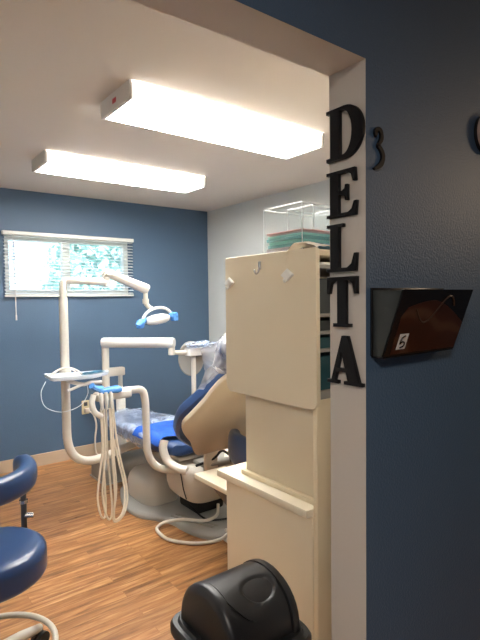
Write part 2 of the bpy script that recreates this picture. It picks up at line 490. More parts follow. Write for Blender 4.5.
# ------------------------------------------------------------------ tree outside
def tree(loc, h, r, seed, label):
    rnd = random.Random(seed); t = thing('tree', label, 'tree', loc)
    x, y, z = loc
    bm = BM(); tube(bm, smooth_path([(x, y, z), (x + .05, y, z + h * .3), (x, y + .05, z + h * .7)], 4), [.12, .11, .1, .1, .09, .08, .07, .06, .05], 10)
    obj('trunk', bm, M['bark'], t)
    bm = BM()
    for i in range(5200):
        while True:
            p = Vector((rnd.uniform(-1, 1), rnd.uniform(-1, 1), rnd.uniform(-1, 1)))
            if p.length < 1: break
        p = p.normalized() * p.length ** .45
        c = Vector((x, y, z + h * .62)) + Vector((p.x * r, p.y * r, p.z * h * .42))
        s = rnd.uniform(.04, .085)
        q = Matrix.Rotation(rnd.uniform(0, 6.28), 3, 'Z') @ Matrix.Rotation(rnd.uniform(0, 3.14), 3, 'X')
        vs = [bm.verts.new(c + q @ Vector(k) * s) for k in ((-.5, -1, 0), (.5, -1, .1), (.7, .2, 0), (0, 1.2, .1), (-.7, .2, .1))]
        bm.faces.new(vs)
    me = obj('foliage', bm, M['leaf'], t, smooth=False)
    return t
tree((3.4, 8.2, -.5), 3.4, 1.05, 3, 'leafy green tree outside seen through the right pane of the window')

# ------------------------------------------------------------------ window blind
t = thing('window_blind', 'white horizontal mini blind hanging over the window in the blue wall', 'blind', (1.576, YB - .03, 1.515))
bm = BM(); box(bm, (.978, YB - .05, 2.045), (2.174, YB - .002, 2.078), .004); obj('headrail', bm, M['winframe'], t)
bm = BM()
nz = 18
for i in range(nz):
    z = 1.545 + (2.035 - 1.545) * i / (nz - 1)
    a = math.radians(20); w = .0155
    rows = []
    for x in (.986, 2.166):
        rows.append([bm.verts.new((x, YB - .026 + w * math.cos(a) * s, z + w * math.sin(a) * s + .0016 * (1 - s * s))) for s in (-1, -.33, .33, 1)])
    for k in range(3): bm.faces.new((rows[0][k], rows[0][k + 1], rows[1][k + 1], rows[1][k]))
obj('slats', bm, M['slat'], t)
bm = BM(); box(bm, (.984, YB - .04, 1.515), (2.168, YB - .012, 1.533), .004); obj('bottom_rail', bm, M['winframe'], t)
for x in (1.06, 1.57, 2.09):
    bm = BM()
    rod(bm, (x, YB - .041, 1.53), (x, YB - .041, 2.05), .0011, 6); rod(bm, (x, YB - .011, 1.53), (x, YB - .011, 2.05), .0011, 6)
    obj('ladder_cord', bm, M['winframe'], t)
bm = BM(); tube(bm, [(1.062, YB - .056, 2.05), (1.064, YB - .058, 1.36)], .0045, 8)
tube(bm, [(1.064, YB - .058, 1.36), (1.0645, YB - .058, 1.315)], .0075, 8); obj('tilt_wand', bm, M['endcap'], t)

# ------------------------------------------------------------------ ceiling lights
def ceiling_light(y0, y1, label, sticker):
    x0, x1 = .972, 2.205; zb = 2.362
    t = thing('ceiling_light', label, 'ceiling light', ((x0 + x1) / 2, (y0 + y1) / 2, H), 'fluorescent ceiling lights')
    bm = BM(); box(bm, (x0 + .02, y0 + .02, H - .022), (x1 - .02, y1 - .02, H - .0005)); obj('housing', bm, M['white_metal'], t)
    # wraparound prismatic diffuser: trough section
    sec = [(y0 + .004, H - .012), (y0 + .006, zb + .008), (y0 + .014, zb), (y1 - .014, zb), (y1 - .006, zb + .008), (y1 - .004, H - .012)]
    bm = BM()
    A = [bm.verts.new((x0 + .012, y, z)) for y, z in sec]; B = [bm.verts.new((x1 - .012, y, z)) for y, z in sec]
    for k in range(len(sec) - 1): bm.faces.new((A[k], A[k + 1], B[k + 1], B[k]))
    bm.faces.new(A); bm.faces.new(B[::-1])
    bm.normal_update()
    for f in bm.faces: f.material_index = 0 if abs(f.normal.z) > .8 else 1
    obj('diffuser', bm, [M['diffuser'], M['diffuser_side']], t)
    sec2 = [(y0, H - .0005), (y0, zb + .002), (y0 + .008, zb - .004), (y1 - .008, zb - .004), (y1, zb + .002), (y1, H - .0005)]
    for a, b, m in ((x0, x0 + .014, M['endcap']), (x1 - .014, x1, M['endcap'])):
        bm = BM(); loft(bm, [[Vector((a, y, z)) for y, z in sec2], [Vector((b, y, z)) for y, z in sec2]])
        e = obj('end_cap', bm, m, t, smooth=False)
        if sticker and a == x0:
            bm = BM(); box(bm, (a - .0012, (y0 + y1) / 2 - .022, H - .052), (a, (y0 + y1) / 2 + .018, H - .03)); s = obj('sticker', bm, M['red'], e)
            s['label'] = 'small red sticker'
ceiling_light(2.04, 2.365, 'lit wraparound fluorescent ceiling light nearer the doorway, red sticker on its end', True)
ceiling_light(3.29, 3.59, 'lit wraparound fluorescent ceiling light nearer the blue window wall', False)

# ------------------------------------------------------------------ cabinet (large)
CX = 1.293
t = thing('supply_cabinet', 'tall cream laminate cabinet with open upper shelves standing inside the doorway', 'cabinet', (1.72, 1.5, 0))
cab = t
CXR = 2.15
bm = BM(); box(bm, (CX, 1.262, 0), (CXR, 1.80, .672), .003); obj('base_body', bm, M['cream'], t)
bm = BM(); box(bm, (CX - .028, 1.262, .672), (CXR, 1.835, .702), .003); obj('worktop', bm, M['cream_pale'], t)
bm = BM(); box(bm, (CX + .026, 1.262, .702), (CXR - .02, 1.722, .722), .002); obj('plinth_strip', bm, M['cream_edge'], t)
bm = BM(); box(bm, (CX + .042, 1.262, .722), (CXR - .04, 1.705, 1.10), .002); obj('mid_body', bm, M['cream'], t)
bm = BM(); box(bm, (CX + .006, 1.240, 0), (CXR, 1.262, 1.105), .003); obj('back_board', bm, M['cream_edge'], t)
# big end panel with rounded lower corners, profile in the Y-Z plane
def end_panel(x0, x1):
    y0, y1, z0, z1, r = 1.236, 1.787, 1.068, 1.655, .03
    sec = [(y0 + .006, z1), (y1 - .006, z1), (y1, z1 - .006)] + arc(y1 - r, z0 + r, r, r, 0, -90, 6) + arc(y0 + r, z0 + r, r, r, -90, -180, 6) + [(y0, z1 - .006)]
    bm = BM(); loft(bm, [[Vector((x0, y, z)) for y, z in sec], [Vector((x1, y, z)) for y, z in sec]])
    bmesh.ops.bevel(bm, geom=[e for e in bm.edges if abs((e.verts[0].co - e.verts[1].co).x) < 1e-6], offset=.002, segments=1, affect='EDGES')
    return bm
obj('end_panel', end_panel(CX, CX + .02), M['cream'], t)
obj('end_panel', end_panel(CXR - .03, CXR - .01), M['cream'], t)
xa, xb = CX + .02, CXR - .03
bm = BM(); box(bm, (xa, 1.765, 1.11), (xb, 1.783, 1.65)); obj('back_panel', bm, M['cream'], t)
for z0, z1, n in ((1.628, 1.650, 'top_panel'), (1.582, 1.594, 'shelf'), (1.405, 1.417, 'shelf'), (1.342, 1.354, 'shelf'), (1.277, 1.289, 'shelf'), (1.105, 1.135, 'shelf')):
    bm = BM(); box(bm, (xa, 1.242, z0), (xb, 1.765, z1), .001); obj(n, bm, M['grey'] if n == 'shelf' else M['cream_edge'], t)
# low side shelf towards the patient chair
bm = BM(); box(bm, (1.352, 1.835, .545), (1.545, 2.17, .57), .003); obj('side_shelf', bm, M['cream_pale'], t)
for xx in (1.40, 1.50):
    bm = BM(); prof = [(1.8, .545), (2.10, .545), (2.10, .53), (1.82, .40), (1.8, .40)]
    loft(bm, [[Vector((xx, y, z)) for y, z in prof], [Vector((xx + .018, y, z)) for y, z in prof]]); obj('shelf_bracket', bm, M['dark_metal'], t, smooth=False)

# dark trays and binders on the cabinet shelves
def shelf_item(z, h, y0, y1, x0, x1, m, label, cat, name):
    tt = thing(name, label, cat, ((x0 + x1) / 2, (y0 + y1) / 2, z), None)
    bm = BM(); w = .004
    box(bm, (x0, y0, z), (x1, y1, z + w))
    box(bm, (x0, y0, z + w), (x0 + w, y1, z + h)); box(bm, (x1 - w, y0, z + w), (x1, y1, z + h))
    box(bm, (x0 + w, y0, z + w), (x1 - w, y0 + w, z + h)); box(bm, (x0 + w, y1 - w, z + w), (x1 - w, y1, z + h))
    obj('tray_body', bm, m, tt, smooth=False)
    bm = BM(); box(bm, (x0 - .002, y0 - .002, z + h), (x1 + .002, y1 + .002, z + h + .004), .001); obj('tray_lid', bm, m, tt)
    return tt
shelf_item(1.417, .125, 1.27, 1.62, 1.335, 1.64, M['dark_tray'], 'tall dark grey storage box on the upper cabinet shelf behind the end panel', 'box', 'storage_box')
shelf_item(1.354, .032, 1.262, 1.60, 1.335, 1.62, M['dark_tray'], 'flat dark tray on the narrow middle cabinet shelf', 'tray', 'flat_tray')
shelf_item(1.289, .036, 1.26, 1.60, 1.335, 1.62, M['shelf_teal'], 'flat dark teal tray on the cabinet shelf under the dark tray', 'tray', 'flat_tray')
shelf_item(1.135, .12, 1.26, 1.60, 1.335, 1.66, M['shelf_teal'], 'dark teal storage box on the lowest open cabinet shelf', 'box', 'storage_box')
bm = BM(); rounded_block(bm, (1.33, 1.246, 1.594), (1.56, 1.42, 1.604), 6, .02); tag(obj('paper_pad', bm, M['white_plastic'], None, origin=(1.44, 1.33, 1.594)), 'white paper pad on the topmost cabinet shelf', 'paper')

# ------------------------------------------------------------------ dental chair
CC = 1.76
chair = thing('dental_chair', 'reclined dental patient chair with navy upholstery and beige back shell', 'dental chair', (CC, 3.1, 0))
# floor plate
plate = closed_curve([(1.60, 3.62), (1.50, 3.45), (1.445, 3.25), (1.45, 3.06), (1.52, 2.93), (1.575, 2.82), (1.59, 2.68), (1.63, 2.53), (1.72, 2.455), (1.92, 2.45), (2.06, 2.52), (2.10, 2.8), (2.10, 3.3), (2.02, 3.6), (1.8, 3.66)], 5)
bm = BM()
cxp = sum(p[0] for p in plate) / len(plate); cyp = sum(p[1] for p in plate) / len(plate)
sc = lambda s: [(cxp + (x - cxp) * s, cyp + (y - cyp) * s) for x, y in plate]
loft(bm, [[Vector((x, y, z)) for x, y in sc(s)] for z, s in ((0, 1), (.018, 1), (.026, .985), (.034, .93), (.036, .9))])
bp_ = obj('base_plate', bm, M['grey_plate'], chair)
bm = BM()
for dx in (0, .035):
    tube(bm, [(1.60 + dx, 2.86, .038), (1.72 + dx, 2.55, .038)], .007, 8)
obj('tread_rib', bm, M['grey'], bp_)
# pump housing
bm = BM()
rings = []
for z, s, dx in ((.034, 1.0, 0), (.08, 1.04, 0), (.14, 1.03, 0), (.18, .98, .005), (.215, .86, .012), (.232, .68, .02), (.238, .4, .03)):
    rings.append(superring(1.675 + dx, 3.27, z, .135 * s, .205 * s, 3.6, 40))
loft(bm, rings); obj('pump_housing', bm, M['putty'], chair)
# lift arm cover
bm = BM()
rings = []
for z, s in ((.165, .84), (.19, .94), (.24, 1.0), (.30, 1.0), (.36, .97), (.385, .86), (.392, .6)):
    rings.append(superring(1.83, 2.82, z, .21 * s, .22 * s, 4, 40))
loft(bm, rings); obj('lift_cover', bm, M['putty'], chair)
bm = BM(); box(bm, (1.74, 2.76, .036), (1.96, 3.0, .19), .02); obj('lift_column', bm, M['rubber'], chair)
bm = BM(); tube(bm, [(1.78, 3.3, .20), (1.78, 3.5, .29), (1.77, 3.62, .40)], .05, 12); rod(bm, (1.80, 2.95, .38), (1.80, 2.95, .43), .09); box(bm, (1.62, 2.78, .415), (1.9, 3.7, .442), .01); obj('seat_frame', bm, M['putty'], chair)
# seat and leg rest: loft along Y, section rounded
def seat_ring(y, hw, zb, zt, dip=.0, grow=0.0):
    out = []; n = 28
    zc = (zb + zt) / 2; hz = (zt - zb) / 2 + grow; hw += grow
    for k in range(n):
        a = 2 * PI * k / n; c, s = math.cos(a), math.sin(a)
        x = CC + hw * math.copysign(abs(c) ** .45, c); z = zc + hz * math.copysign(abs(s) ** .55, s)
        if s > 0: z -= dip * (1 - (abs(x - CC) / hw) ** 2)
        out.append(Vector((x, y, z)))
    return out
seat_secs = [(2.74, .10, .48, .53, 0), (2.76, .20, .46, .55, .01), (2.85, .235, .45, .57, .03), (3.05, .25, .448, .575, .035), (3.25, .245, .445, .565, .03), (3.45, .225, .44, .55, .02), (3.70, .21, .435, .535, .015), (3.92, .20, .44, .525, .01), (4.03, .185, .445, .515, .0), (4.06, .10, .46, .50, 0)]
bm = BM(); loft(bm, [seat_ring(*s) for s in seat_secs]); obj('seat_cushion', bm, M['navy'], chair)
# backrest frame of reference
k = .9; L_ = math.hypot(1, k)
u = Vector((1, 0, 0)); v = Vector((0, -k / L_, 1 / L_)); n_ = Vector((0, 1 / L_, k / L_))
V = lambda z: (z - .45) * L_
def sym(half): return closed_curve([(a, V(z)) for a, z in half] + [(-a, V(z)) for a, z in reversed(half)], 4)
outl = sym([(.08, .575), (.141, .591), (.25, .662), (.329, .724), (.376, .81), (.384, .886), (.345, .95), (.306, 1.002), (.25, 1.06), (.217, 1.095), (.16, 1.15), (.07, 1.165)])
shell_outl = sym([(.07, .59), (.14, .592), (.19, .635), (.25, .711), (.345, .80), (.385, .870), (.359, .928), (.323, 1.011), (.312, 1.06), (.28, 1.13), (.2, 1.18), (.1, 1.19)])
O = Vector((CC, 2.77, .45))
bm = BM(); slab(bm, outl, (O, u, v, n_), [(-.078, .90), (-.076, .96), (-.06, 1.0), (-.025, 1.0), (-.006, .965), (0, .90), (-.012, .6), (-.02, .25)])
obj('back_cushion', bm, M['navy'], chair)
bm = BM(); slab(bm, shell_outl, (O, u, v, n_), [(-.079, .96), (-.086, .985), (-.10, 1.0), (-.112, .995), (-.122, .96), (-.130, .85), (-.134, .5), (-.135, .2)])
obj('back_shell', bm, M['shell'], chair)
# neck strut and headrest
bm = BM(); P0 = O + v * V(1.08) - n_ * .072 - u * .05; P1 = O + v * V(1.24) - n_ * .06 - u * .13
tube(bm, [P0, P1], .03, 10, flat=.45); obj('headrest_strut', bm, M['chrome'], chair)
hp = closed_curve([(.13, .0), (.15, .07), (.145, .15), (.10, .2), (0, .21), (-.10, .2), (-.145, .15), (-.15, .07), (-.13, .0), (0, -.015)], 4)
HO = O + v * V(1.13) - n_ * .015 - u * .14
hv = (v * .9 + n_ * .25).normalized(); hn = u.cross(hv) * 1.0
if hn.dot(n_) < 0: hn = -hn
bm = BM(); slab(bm, hp, (HO, u, hv, hn), [(-.065, .55), (-.06, .85), (-.045, .97), (-.02, 1.0), (0, .95), (.008, .8), (.0, .4)])
obj('headrest', bm, M['navy'], chair)
# hinge arms on each side of the seat, and the shell's stem
for s in (-1, 1):
    bm = BM(); x = CC + s * .235
    tube(bm, smooth_path([(x, 2.80, .575), (x - s * -.015, 2.79, .52), (x, 2.76, .45), (x - s * .04, 2.70, .41), (x - s * .08, 2.66, .40)], 5), .028, 12, flat=.8)
    obj('hinge_arm', bm, M['enamel'], chair)
bm = BM(); box(bm, (CC - .075, 2.56, .385), (CC + .02, 2.60, .54), .015); obj('shell_stem', bm, M['shell'], chair)
bm = BM(); tube(bm, [(1.86, 2.55, .44), (1.92, 2.52, .45), (1.98, 2.5, .45)], .014, 10); tube(bm, [(1.98, 2.5, .45), (2.0, 2.49, .45)], .028, 12); obj('recline_lever', bm, M['black'], chair)

# seam on the lift cover, service tubes and a second link under the back
bm = BM(); tube(bm, [(1.622, 2.70, .195), (1.612, 2.72, .26), (1.614, 2.75, .34), (1.63, 2.80, .388)], .004, 6); obj('cover_seam', bm, M['rubber'], chair)
bm = BM(); box(bm, (1.72, 2.60, .388), (1.98, 2.78, .42), .012); tube(bm, [(1.70, 2.58, .43), (1.80, 2.54, .44), (1.90, 2.56, .43)], .012, 8); obj('back_hinge_plate', bm, M['grey'], chair)
bm = BM(); tube(bm, smooth_path([(1.66, 2.64, .42), (1.74, 2.56, .47), (1.82, 2.58, .50), (1.90, 2.60, .45)], 5), .008, 8); obj('service_tube', bm, M['rubber'], chair)
# disposable covers on the chair
bm = BM()
cov = [s for s in seat_secs if s[0] > 3.3]
cov = [(3.02, .25, .448, .575, .035), (3.15, .248, .447, .57, .03)] + [(3.25, .245, .445, .565, .03)] + cov
loft(bm, [seat_ring(*s, grow=.012 + .006 * (i % 2)) for i, s in enumerate(cov)], cap=False)
bmesh.ops.subdivide_edges(bm, edges=bm.edges, cuts=2, use_grid_fill=True)
jitter(bm, .016, 11, 1.3)
tag(obj('chair_leg_cover', bm, M['film'], None, origin=(CC, 3.5, .47)), 'crumpled clear plastic cover pulled over the leg rest of the dental chair', 'plastic cover')
bm = BM()
loft(bm, [[Vector((CC - .262 + .52 * i / 14 * 1.0, y, z)) for i in range(15)] + [Vector((CC - .262 + .52 * i / 14, y, z - .003)) for i in range(14, -1, -1)]
          for y, z in ((2.84, .582), (2.91, .583), (2.99, .587), (3.07, .586), (3.15, .584), (3.22, .580))])
bmesh.ops.subdivide_edges(bm, edges=bm.edges, cuts=1, use_grid_fill=True)
for vv in bm.verts:
    w = abs(vv.co.x - CC) / .26
    vv.co.z += .010 * mnoise.noise(vv.co * 14) - (.05 * max(0, (w - .8) / .2) ** 2)
tag(obj('seat_sheet', bm, M['sheet_blue'], None, origin=(CC, 3.15, .57)), 'bright blue plastic sheet spread over the seat of the dental chair', 'plastic sheet')
bm = BM(); slab(bm, hp, (HO + hn * .0, u, hv, hn), [(-.085, .5), (-.08, .9), (-.055, 1.06), (-.02, 1.09), (.01, 1.04), (.022, .85), (.016, .4)])
bmesh.ops.subdivide_edges(bm, edges=bm.edges, cuts=2, use_grid_fill=True); jitter(bm, .02, 16, 4.1)
# hanging skirt of the bag down the backrest
bag_rows = []
for j in range(7):
    q = j / 6
    c = HO - hv * (.16 * q) + hn * (.018)
    bag_rows.append([c + u * ((-.15 - .07 * q) + (.30 + .14 * q) * i / 12) + hn * .012 * math.sin(i * 1.7 + j) for i in range(13)])
VV = [[bm.verts.new(p) for p in r] for r in bag_rows]
for A, B in zip(VV, VV[1:]):
    for i in range(12): bm.faces.new((A[i], A[i + 1], B[i + 1], B[i]))
rows = []
A0, A1, A2, A3 = Vector((1.50, 2.32, 1.20)), Vector((1.66, 2.13, 1.30)), Vector((1.54, 2.33, 1.03)), Vector((1.64, 2.16, 1.14))
for j in range(9):
    q = j / 8
    rows.append([A0.lerp(A1, i / 10).lerp(A2.lerp(A3, i / 10), q) + Vector((.012, -.012, .01)) * mnoise.noise(Vector((i * .8, j * .6, 5))) for i in range(11)])
VV = [[bm.verts.new(p) for p in r] for r in rows]
for A, B in zip(VV, VV[1:]):
    for i in range(10): bm.faces.new((A[i], A[i + 1], B[i + 1], B[i]))
tag(obj('headrest_cover', bm, M['bag'], None, origin=tuple(HO)), 'wrinkled clear plastic bag pulled over the headrest of the dental chair', 'plastic cover')

# ------------------------------------------------------------------ utility box on the floor
t = thing('utility_box', 'low grey floor box at the foot of the dental chair', 'utility box', (1.8, 3.9, 0))
bm = BM()
prof = [(3.755, 0), (3.765, .12), (3.80, .158), (3.9, .168), (4.0, .158), (4.045, .12), (4.055, 0)]
loft(bm, [[Vector((x, 3.905 + (y - 3.905) * s, z * s2)) for y, z in prof] for x, s, s2 in ((1.505, .96, .93), (1.53, 1, 1), (2.05, 1, 1), (2.08, .96, .93))])
obj('cover', bm, M['grey'], t)
bm = BM(); box(bm, (1.495, 3.745, 0), (2.09, 4.065, .012), .004); obj('skirt', bm, M['grey_plate'], t)

# ------------------------------------------------------------------ operatory light
t = thing('dental_light', 'cream post-mounted dental exam light reaching over the chair', 'exam light', (1.155, 3.6, .3))
bm = BM()
tube(bm, round_path([(1.78, 3.62, .352), (1.165, 3.6, .225), (1.165, 3.6, .85), (1.165, 3.6, 1.50)], .30, 14), .031, 18); obj('support_post', bm, M['enamel'], t)
bm = BM()
tube(bm, round_path([(1.166, 3.6, 1.49), (1.166, 3.6, 1.622), (1.25, 3.59, 1.622), (1.475, 3.56, 1.610)], .075, 8), .026, 18); obj('swing_arm', bm, M['enamel'], t)
bm = BM(); rod(bm, (1.477, 3.56, 1.58), (1.477, 3.56, 1.66), .024); rod(bm, (1.455, 3.56, 1.678), (1.50, 3.56, 1.665), .032); obj('elbow', bm, M['enamel'], t)
bm = BM(); tube(bm, [(1.45, 3.57, 1.692), (1.49, 3.565, 1.677), (1.60, 3.56, 1.637), (1.785, 3.55, 1.566), (1.805, 3.55, 1.558)], [.024, .031, .035, .040, .038], 18); obj('spring_arm', bm, M['enamel'], t)
bm = BM(); rod(bm, (1.79, 3.55, 1.55), (1.79, 3.55, 1.475), .017); rod(bm, (1.79, 3.55, 1.485), (1.79, 3.55, 1.445), .025); tube(bm, [(1.79, 3.55, 1.45), (1.815, 3.55, 1.42), (1.84, 3.545, 1.405)], .019, 12); obj('yoke_joint', bm, M['enamel'], t)
# head: shallow oval reflector housing with a hoop over it, handles wrapped in blue film
bm = BM()
rings = []
for dz, s in ((-.052, .35), (-.046, .7), (-.03, .93), (-.008, 1.0), (.012, .96), (.03, .8), (.042, .5), (.045, .2)):
    rings.append([p + Vector((0, 0, (p.x - 1.87) * .16)) for p in superring(1.875, 3.52, 1.325 + dz * .8, .098 * s, .095 * s, 2.2, 28)])
loft(bm, rings); head = obj('lamp_head', bm, M['enamel_w'], t)
bm = BM()
hoop = [(1.875 - .125 * math.cos(a), 3.52, 1.332 + .080 * math.sin(a) - .015 * math.cos(a)) for a in [PI * i / 16 for i in range(17)]]
tube(bm, hoop, .0115, 10); obj('hoop', bm, M['enamel_w'], head)
for s in (-1, 1):
    bm = BM()
    cx = 1.875 + s * .150
    path = [(1.875 + s * .105, 3.52, 1.335 + s * .02), (cx, 3.515, 1.325 + s * .025), (cx + s * .025, 3.51, 1.33 + s * .035 - .02)]
    tube(bm, path, [.016, .028, .022], 12)
    rounded_block(bm, (cx - .028, 3.49, 1.282 + s * .022), (cx + .032, 3.545, 1.345 + s * .026), 3, .4, 16, 3)
    jitter(bm, .012, 40, s)
    h = obj('handle', bm, M['barrier'], head); h['label'] = 'handle wrapped in bright blue film'

# ------------------------------------------------------------------ handpiece delivery unit
t = thing('delivery_unit', 'cream bent-pipe handpiece stand with dangling hoses beside the dental chair', 'delivery unit', (1.3, 2.8, .3))
bm = BM()
tube(bm, round_path([(1.80, 2.68, .362), (1.62, 2.74, .375), (1.47, 2.80, .40), (1.41, 2.815, .50), (1.405, 2.815, .84), (1.39, 2.815, .92), (1.26, 2.81, .925), (1.11, 2.80, .925)], .10, 8), .0235, 16); obj('bent_pipe', bm, M['enamel'], t)
bm = BM(); box(bm, (1.075, 2.772, .885), (1.30, 2.845, .935), .015, 3); hb = obj('handpiece_bar', bm, M['enamel'], t)
bm = BM(); rounded_block(bm, (1.10, 2.755, .93), (1.235, 2.85, .958), 4, .2, 24, 3); jitter(bm, .012, 30, 2.0)
tube(bm, [(1.12, 2.8, .95), (1.075, 2.79, .965), (1.05, 2.78, .985)], [.02, .016, .02], 8); jitter(bm, .006, 60, 5.0)
b_ = obj('barrier_wrap', bm, M['barrier'], hb); b_['label'] = 'bright blue plastic film wrap'
for i, x in enumerate((1.06, 1.095, 1.125, 1.155)):
    bm = BM()
    if i == 0: tube(bm, smooth_path([(x, 2.78, .93), (x - .015, 2.77, .885), (x, 2.765, .83), (x + .04, 2.765, .80)], 5), .017, 12)
    else: tube(bm, [(x, 2.76, .94), (x, 2.752, .90), (x + .004, 2.758, .84)], [.010, .0125, .008], 12)
    obj('handpiece', bm, M['enamel_w'], t)
hz = [
    [(1.095, 2.765, .845), (1.09, 2.75, .60), (1.05, 2.73, .36), (1.065, 2.72, .235), (1.10, 2.74, .25), (1.11, 2.78, .55), (1.13, 2.82, .885)],
    [(1.11, 2.758, .845), (1.105, 2.74, .60), (1.075, 2.72, .36), (1.10, 2.71, .215), (1.135, 2.73, .26), (1.135, 2.78, .6), (1.15, 2.82, .885)],
    [(1.145, 2.758, .845), (1.145, 2.74, .6), (1.145, 2.71, .35), (1.135, 2.70, .205), (1.19, 2.70, .24), (1.225, 2.76, .37), (1.185, 2.81, .65), (1.175, 2.82, .885)],
    [(1.165, 2.758, .845), (1.155, 2.74, .6), (1.155, 2.71, .38), (1.13, 2.70, .198), (1.195, 2.70, .222), (1.24, 2.75, .34), (1.205, 2.80, .62), (1.19, 2.82, .885)],
]
for p in hz:
    bm = BM(); tube(bm, smooth_path(p, 8), .0062, 8); obj('hose', bm, M['hose'], t)

# ------------------------------------------------------------------ crossbar arm standing behind the chair
t = thing('crossbar_arm', 'cream swing-arm stand with a thick horizontal bar beyond the foot of the chair', 'arm stand', (1.85, 4.2, 0))
bm = BM(); lathe(bm, [(.09, 0), (.09, .015), (.05, .03), (.042, .06), (.042, .645), (.038, .655)], 1.85, 4.2, 24); obj('column', bm, M['enamel_w'], t)
bm = BM(); rod(bm, (1.85, 4.2, .65), (1.85, 4.2, .80), .02); obj('pivot_pin', bm, M['enamel_w'], t)
bm = BM(); box(bm, (1.70, 4.165, .80), (1.885, 4.235, .875), .012, 3); obj('bracket', bm, M['enamel'], t)
bm = BM(); rod(bm, (1.715, 4.2, .64), (1.715, 4.2, 1.085), .032); obj('riser', bm, M['enamel'], t)
bm = BM(); A = Vector((1.69, 4.2, 1.105)); B = Vector((2.14, 3.72, 1.105)); tube(bm, [A, A + (B - A) * .02, B - (B - A) * .02, B], [.04, .045, .045, .04], 20); obj('crossbar', bm, M['enamel_w'], t)
bm = BM(); rod(bm, (2.125, 3.745, 1.07), (2.125, 3.745, 1.00), .03); tube(bm, [(2.125, 3.745, 1.02), (2.27, 3.69, 1.015)], .019, 12); obj('knuckle', bm, M['enamel'], t)
bm = BM(); box(bm, (2.24, 3.63, .985), (2.42, 3.73, 1.055), .012, 3); obj('tray_bracket', bm, M['enamel_w'], t)
bm = BM(); rod(bm, (2.31, 3.69, .44), (2.31, 3.69, .99), .021); obj('stem', bm, M['enamel'], t)
bm = BM()
c = Vector((2.33, 3.76, .95)); dn = Vector((-.55, -.80, 0.1)).normalized(); du = Vector((0, 0, 1)).cross(dn).normalized(); dv = dn.cross(du)
for rr, o0, o1 in ((.115, -.02, .02),):
    rings = [[c + (du * math.cos(2 * PI * q / 32) + dv * math.sin(2 * PI * q / 32) * 1.35) * rr * s + dn * o for q in range(32)] for s, o in ((.3, -.024), (.9, -.022), (1, -.01), (1, .006), (.93, .012), (.85, .006), (.3, .004))]
    loft(bm, rings)
obj('round_plate', bm, M['grey'], t)
bm = BM()
for j, zz in enumerate((1.065, 1.085)):
    rings = [[Vector((2.40 + (.17 + .01 * j) * math.cos(2 * PI * q / 28) * s, 3.66 + .11 * math.sin(2 * PI * q / 28) * s, zz + .035 * j * (1 - s))) for q in range(28)] for s in (1.0, .8, .4, .1)]
    loft(bm, rings)
bmesh.ops.subdivide_edges(bm, edges=bm.edges, cuts=1, use_grid_fill=True); jitter(bm, .012, 20, 9)
obj('tray_cover', bm, M['film'], t)
# ------------------------------------------------------------------ instrument tray on the light post
t = thing('instrument_tray', 'flat pale instrument tray mounted on the post of the exam light', 'tray', (1.13, 3.45, .95))
tr = [(1.03, 3.60), (1.01, 3.50), (1.0, 3.40), (1.03, 3.36), (1.22, 3.31), (1.30, 3.33), (1.42, 3.42), (1.36, 3.50), (1.2, 3.52)]
bm = BM(); tr_c = closed_curve(tr, 4)
cxm = sum(p[0] for p in tr) / 9; cym = sum(p[1] for p in tr) / 9
scl = lambda s: [(cxm + (x - cxm) * s, cym + (y - cym) * s) for x, y in tr_c]
loft(bm, [[Vector((x, y, z)) for x, y in scl(s)] for z, s in ((.938, .9), (.942, .97), (.955, 1.0), (.966, 1.0), (.966, .96), (.957, .94), (.956, .3))])
obj('tray_plate', bm, M['tray'], t)
bm = BM(); rod(bm, (1.165, 3.6, .90), (1.165, 3.6, .98), .042); tube(bm, [(1.165, 3.585, .93), (1.13, 3.46, .935)], .018, 10); obj('post_clamp', bm, M['enamel'], t)
bm = BM(); tube(bm, smooth_path([(1.10, 3.38, .935), (1.2, 3.36, .90), (1.26, 3.36, .905), (1.34, 3.36, .90)], 4), .014, 10); tube(bm, [(1.10, 3.36, .865), (1.22, 3.355, .905)], .010, 10)
obj('under_bracket', bm, M['enamel_w'], t)
bm = BM()
lp = [(.97, 3.40, .94), (.93, 3.37, .87), (.95, 3.35, .78), (1.05, 3.33, .735), (1.17, 3.33, .76), (1.23, 3.34, .83), (1.235, 3.36, .90)]
tube(bm, smooth_path(lp, 7), .0024, 8); obj('thin_tube', bm, M['tray'], t)
bm = BM(); 
arcp = [(1.0 + .22 * q, 3.42, .962 + .055 * math.sin(PI * q) ** .7) for q in [i / 12 for i in range(13)]]
tube(bm, arcp, .0055, 8); arcp = [(1.03 + .17 * q, 3.45, .962 + .048 * math.sin(PI * q) ** .7) for q in [i / 12 for i in range(13)]]
tube(bm, arcp, .0045, 8); tag(obj('coiled_tube', bm, M['hose_w'], None, origin=(1.11, 3.43, .957)), 'coil of thin clear tubing resting on the pale instrument tray', 'tube')
bm = BM(); rows = []
for j in range(5): rows.append([Vector((1.21 + .026 * i, 3.345 + .022 * j + .010 * i, .968 + .003 * math.sin(i * 2 + j))) for i in range(8)])
VV = [[bm.verts.new(p) for p in r] for r in rows]
for A_, B_ in zip(VV, VV[1:]):
    for i in range(7): bm.faces.new((A_[i], A_[i + 1], B_[i + 1], B_[i]))
bmesh.ops.solidify(bm, geom=bm.faces[:], thickness=.006)
tag(obj('tray_liner', bm, M['liner'], None, origin=(1.3, 3.4, .96)), 'dark teal paper liner lying on the right side of the pale instrument tray', 'paper')

